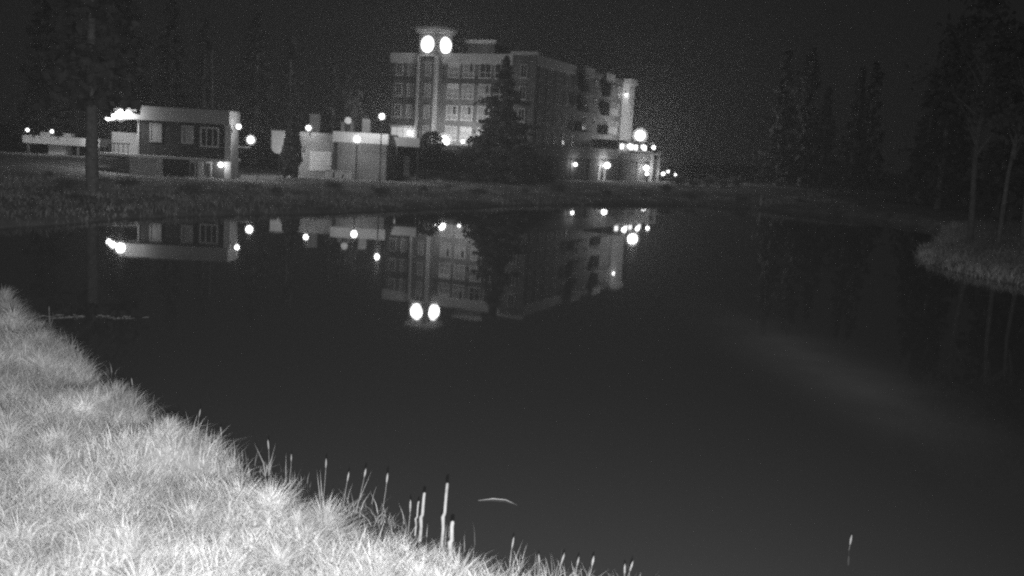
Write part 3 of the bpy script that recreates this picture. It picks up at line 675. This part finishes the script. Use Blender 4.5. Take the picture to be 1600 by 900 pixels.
tree(leafy_meshes(12, 2.4, 1200, 24, 22, M['palebark'], M['shrub'], z0=.55, thick=.012, lean=.06), (29.2, 55.2, gz(29.2, 55.2)), 1.0, 1, 'thin birch at the right edge of the peninsula beside another', 'birch', 'birch tree')
# shrubs
def shrub_meshes(W_, H, n, seed, col=False):
    g = np.random.default_rng(seed)
    limbs = MB()
    for k in range(5):
        a = k * 1.26; limbs.tube([(0, 0, -.2), (math.cos(a) * W_ * .3, math.sin(a) * W_ * .3, H * .6)], [.05, .015], 5)
    u = g.normal(size=(n, 3)); u /= np.linalg.norm(u, axis=1)[:, None]; r = g.uniform(.45, 1, n) ** .5 * (1 + .2 * np.sin(u[:, 0] * 7 + seed) * np.sin(u[:, 2] * 6))
    C = np.stack([u[:, 0] * r * W_, u[:, 1] * r * W_, H * .5 + u[:, 2] * r * H * .5], 1)
    if col: C[:, :2] *= (1.12 - .5 * (C[:, 2:] / H) ** 2)
    return limbs.mesh('stem', M['bark']), foliage('foliage', C, g.uniform(.12, .26, n), M['shrub'], up=1)
def shrub(ms, loc, s, rz, label, group=None, name='shrub'):
    o = thing(name, loc, label, 'shrub', group); o.scale = s; o.rotation_euler = (0, 0, rz)
    link('stem', ms[0], o); link('foliage', ms[1], o)
    return o
shrub(shrub_meshes(.95, 6.0, 1700, 31, True), (-22.9, 97.5, gz(-22.9, 97.5)), (1, 1, 1), 0, 'tall dark columnar shrub between the house and the utility building', name='columnar_shrub')
SB = [shrub_meshes(1.6, 2.6, 700, 32), shrub_meshes(1.5, 2.4, 700, 33)]
for i, (x, y, s) in enumerate([(-11.0, 118.6, 1.15), (-8.8, 119.2, 1.05), (-6.4, 118.8, 1.1), (-4.2, 119.4, 1.2), (-1.2, 119.6, 1.3), (1.0, 118.8, 1.15), (-9.8, 115.2, 1.0), (-7.2, 115.0, 1.1), (-4.8, 114.8, 1.0), (-12.2, 114.6, 1.0), (.6, 114.6, 1.1), (3.2, 117.4, .9), (-10.6, 111.6, .8), (-7.8, 111.2, .9), (-5.0, 111.0, .8), (-2.2, 111.2, .9), (.8, 111.0, .8)]):
    shrub(SB[i % 2], (x, y, gz(x, y) - .1), (s * .9, s * .9, s * .55), i * .9, 'dark shrub on the slope below the hotel terrace', 'shrubs on the terrace slope')
tag(shrub(SB[0], (-11.0, 121.4, 3.9), (.9, .9, 1.0), 2, 'dark bush on the terrace edge at the left foot of the clock tower'))
def scrub_meshes(W_, H, n, seed):
    g = np.random.default_rng(seed); limbs = MB()
    for k in range(6):
        a = k * 1.05; limbs.tube([(0, 0, -.15), (math.cos(a) * W_ * .5, math.sin(a) * W_ * .5, H * .7)], [.03, .01], 4)
    u = g.normal(size=(n, 3)); u /= np.linalg.norm(u, axis=1)[:, None]; r_ = g.uniform(.2, 1, n) * (1 + .35 * np.sin(u[:, 0] * 5 + seed) * np.sin(u[:, 1] * 6))
    return limbs.mesh('stem', M['bark']), foliage('foliage', np.stack([u[:, 0] * r_ * W_, u[:, 1] * r_ * W_, H * .45 + u[:, 2] * r_ * H * .5], 1), g.uniform(.06, .15, n), M['scrub'], up=1)
SC = [scrub_meshes(1.3, 1.5, 600, 41), scrub_meshes(1.1, 1.0, 450, 42), scrub_meshes(.8, 1.3, 350, 43)]
for i, x in enumerate((22.2, 24.4, 26.6, 28.6, 30.6)):
    y = 134 + i * .4; shrub(SC[i % 2], (x, y, gz(x, y)), (1.1, 1.1, 1.2), i, 'low pale hedge bush on the far shore right of the pavement', 'hedge bushes right of the pavement')
g = np.random.default_rng(3)
for i, (x, y) in enumerate([(-31, 72), (-27.5, 68), (-36, 74), (-22.5, 66), (-20.5, 74), (-17.5, 70), (-15.2, 80), (-11.0, 78), (-8.4, 86), (-3.6, 88), (-6.8, 95), (.8, 96), (4.2, 101), (9.6, 104), (14.0, 107), (19.5, 109), (25.0, 108), (31, 106), (-29, 62), (-25.2, 55), (36.0, 101), (17.6, 114)]):
    k = i % 3; s_ = g.uniform(.55, 1.0)
    shrub(SC[k], (x, y, gz(x, y) - .05), (s_, s_, s_ * g.uniform(.6, .9)), i * 1.1, 'low grey scrub bush in the rough grass of the far shore', 'scrub bushes on the far shore')

# ================================================================== cattails, stakes, floating bits in the foreground
def cattail(x, y, ztop, lean, lab, headr=.0125, dry=False):
    z0 = gz(x, y); lean += random.uniform(-.22, .3)
    o = thing('cattail', (x, y, z0), lab, 'cattail', 'cattails along the near waterline')
    bx, by = x - lean * .35, y
    b0 = Vector((bx, by, z0 - .1)); tp = Vector((x, y, ztop)); L_ = (tp - b0)
    sw = Vector((random.uniform(-.03, .03), random.uniform(-.03, .03), 0))
    MB().tube([b0, b0 + L_ * .45 + sw, b0 + L_ * .8 + sw * .7, tp], [.006, .005, .0045, .003], 5).build('stem', M['reed'], o)
    d = (tp - (b0 + L_ * .8 + sw * .7)).normalized(); hl = .09 + .05 * random.random(); hr = headr * random.uniform(.7, 1.15)
    MB().tube([tp - d * hl, tp - d * hl * .8, tp - d * hl * .45, tp - d * .02, tp + d * .01], [.005, hr * .8, hr, hr * .75, .003], 8).build('seed_head', M['reedhead'], o)
    for k in range(random.randint(2, 5)):
        a = random.uniform(-1, 1); e = b0 + Vector((a * .2 + lean * .2, random.uniform(-.15, .15), L_.z * random.uniform(.45, 1.0)))
        q = Vector((.007, .003, 0)); md = b0 + (e - b0) * .55 + Vector((a * -.05, 0, .04))
        if k % 3 == 2: e = md + Vector((a * .14, 0, -.05))
        mb = MB(); mb.V = [tuple(b0 - q), tuple(b0 + q), tuple(md - q), tuple(md + q), tuple(e)]; mb.F = [(0, 1, 3, 2), (2, 3, 4)]; mb.smooth = [True, True]
        mb.build('leaf', M['reed'], o)
    return o
CT = [(-10.99, 22.5, .5, 0, 'lone faint cattail at the far left bend of the near bank'),
      (-6.5, 16.2, .52, .1, 'cattail above the bulging grass tuft on the left bank'),
      (-4.71, 14.4, .56, .2, 'leaning cattail with a pale tip in the notch of the left bank'),
      (-4.24, 13.9, .45, 0, 'short upright cattail behind the rounded grass tuft of mid bank'),
      (-3.35, 13.2, .52, .15, 'cattail rising at the right end of the rounded grass tuft'),
      (-2.92, 12.8, .46, .3, 'short cattail bent right over the middle of the bank edge'),
      (-2.36, 12.4, .56, 0, 'thin dim cattail standing alone in the water off the mid bank'),
      (-2.0, 12.1, .5, .2, 'stubby cattail at the left of three leaning ones in the middle'),
      (-1.75, 11.9, .63, .3, 'middle one of three right leaning cattails near the stakes'),
      (-1.43, 11.6, .69, .4, 'tallest of three right leaning cattails left of the stakes'),
      (-1.09, 11.2, .51, .4, 'pale headed cattail leaning right just before the stakes'),
      (.18, 10.5, .4, -.1, 'tangled cattail with forked leaves right of the stakes'),
      (.47, 10.3, .3, 0, 'broken short cattail at the bottom edge right of the grass'),
      (.75, 10.2, .37, .1, 'left one of a row of three cattails at the bottom edge'),
      (.91, 10.15, .36, -.2, 'left leaning cattail in the middle of the bottom row'),
      (1.07, 10.1, .40, .15, 'right leaning cattail at the end of the bottom row'),
      (1.42, 10.1, .33, 0, 'small pale cattail farther right at the bottom edge'),
      (1.49, 10.0, .41, .1, 'rightmost cattail of the near waterline at the bottom edge'),
      (4.48, 11.65, .2, .2, 'single faint cattail in open water at the lower right')]
for a in CT: cattail(*a)
def stake(x0, y, z0, x1, z1, r, lab):
    o = thing('wooden_stake', (x0, y, z0), lab, 'stake', 'wooden stakes in the water')
    mx = (x0 + x1) / 2
    dz = z1 - z0
    MB().tube([(x0, y, z0 - .5), (x0, y, z0), (mx - .006, y, z0 + dz * .3), (mx - .016, y + .01, z0 + dz * .48), (mx + .004, y, z0 + dz * .55), (x1 - .006, y, z0 + dz * .85), (x1, y, z1 - .012), (x1 + .006, y, z1)], [r, r * 1.05, r * .92, r * 1.12, r * .9, r * .86, r * .82, r * .4], 7).build('shaft', M['stake'], o)
    return o
stake(-.955, 11.2, .0, -.925, .62, .022, 'medium wooden stake left of the tallest one in the near water')
stake(-.675, 11.0, .0, -.64, .83, .022, 'tallest wooden stake standing in the near water')
stake(-.53, 10.4, .1, -.525, .60, .028, 'thick low wooden stake nearest the camera at the grass edge')
stake(-1.03, 11.35, .0, -1.005, .45, .012, 'thin dim wooden stick close beside the medium stake')
o = thing('floating_stick', (0, 12.68, 0), 'slender curved stick floating on the water right of the stakes', 'stick')
MB().tube([(-.30, 12.66, .004), (-.1, 12.74, .012), (.08, 12.72, .012), (.23, 12.58, .004)], [.004, .008, .008, .004], 6).build('shaft', M['stake'], o)
mb = MB(); g = np.random.default_rng(5)
for k in range(60):
    x = -12.4 + 3.0 * g.uniform(); y = 23.9 + .5 * g.normal() * .3 + .25 * (x + 11); a = g.uniform(0, 3.1)
    mb.tube([(x - .09 * math.cos(a), y - .09 * math.sin(a), .004), (x + .09 * math.cos(a), y + .09 * math.sin(a), .012)], .008, 4)
wd_ = mb.build('floating_weed', M['reed']); tag(wd_, 'thin drift of weed floating off the left bank', 'weed', kind='stuff')

# ================================================================== night haze
hz = MB().box(-270, 270, -30, 400, -4, 28).mesh('haze', bpy.data.materials.new('night_haze'))
hm = hz.materials[0]; hm.cycles.volume_sampling = 'EQUIANGULAR'; hm.cycles.homogeneous_volume = True; hm.use_nodes = True; ht = hm.node_tree
ht.nodes.remove(ht.nodes['Principled BSDF'])
pv = ht.nodes.new('ShaderNodeVolumePrincipled'); pv.inputs['Color'].default_value = (1, 1, 1, 1); pv.inputs['Density'].default_value = HAZE; pv.inputs['Anisotropy'].default_value = 0.7
ht.links.new(pv.outputs[0], [n for n in ht.nodes if n.type == 'OUTPUT_MATERIAL'][0].inputs['Volume'])
tag(link('haze', hz), 'thin night haze over the pond', kind='stuff')
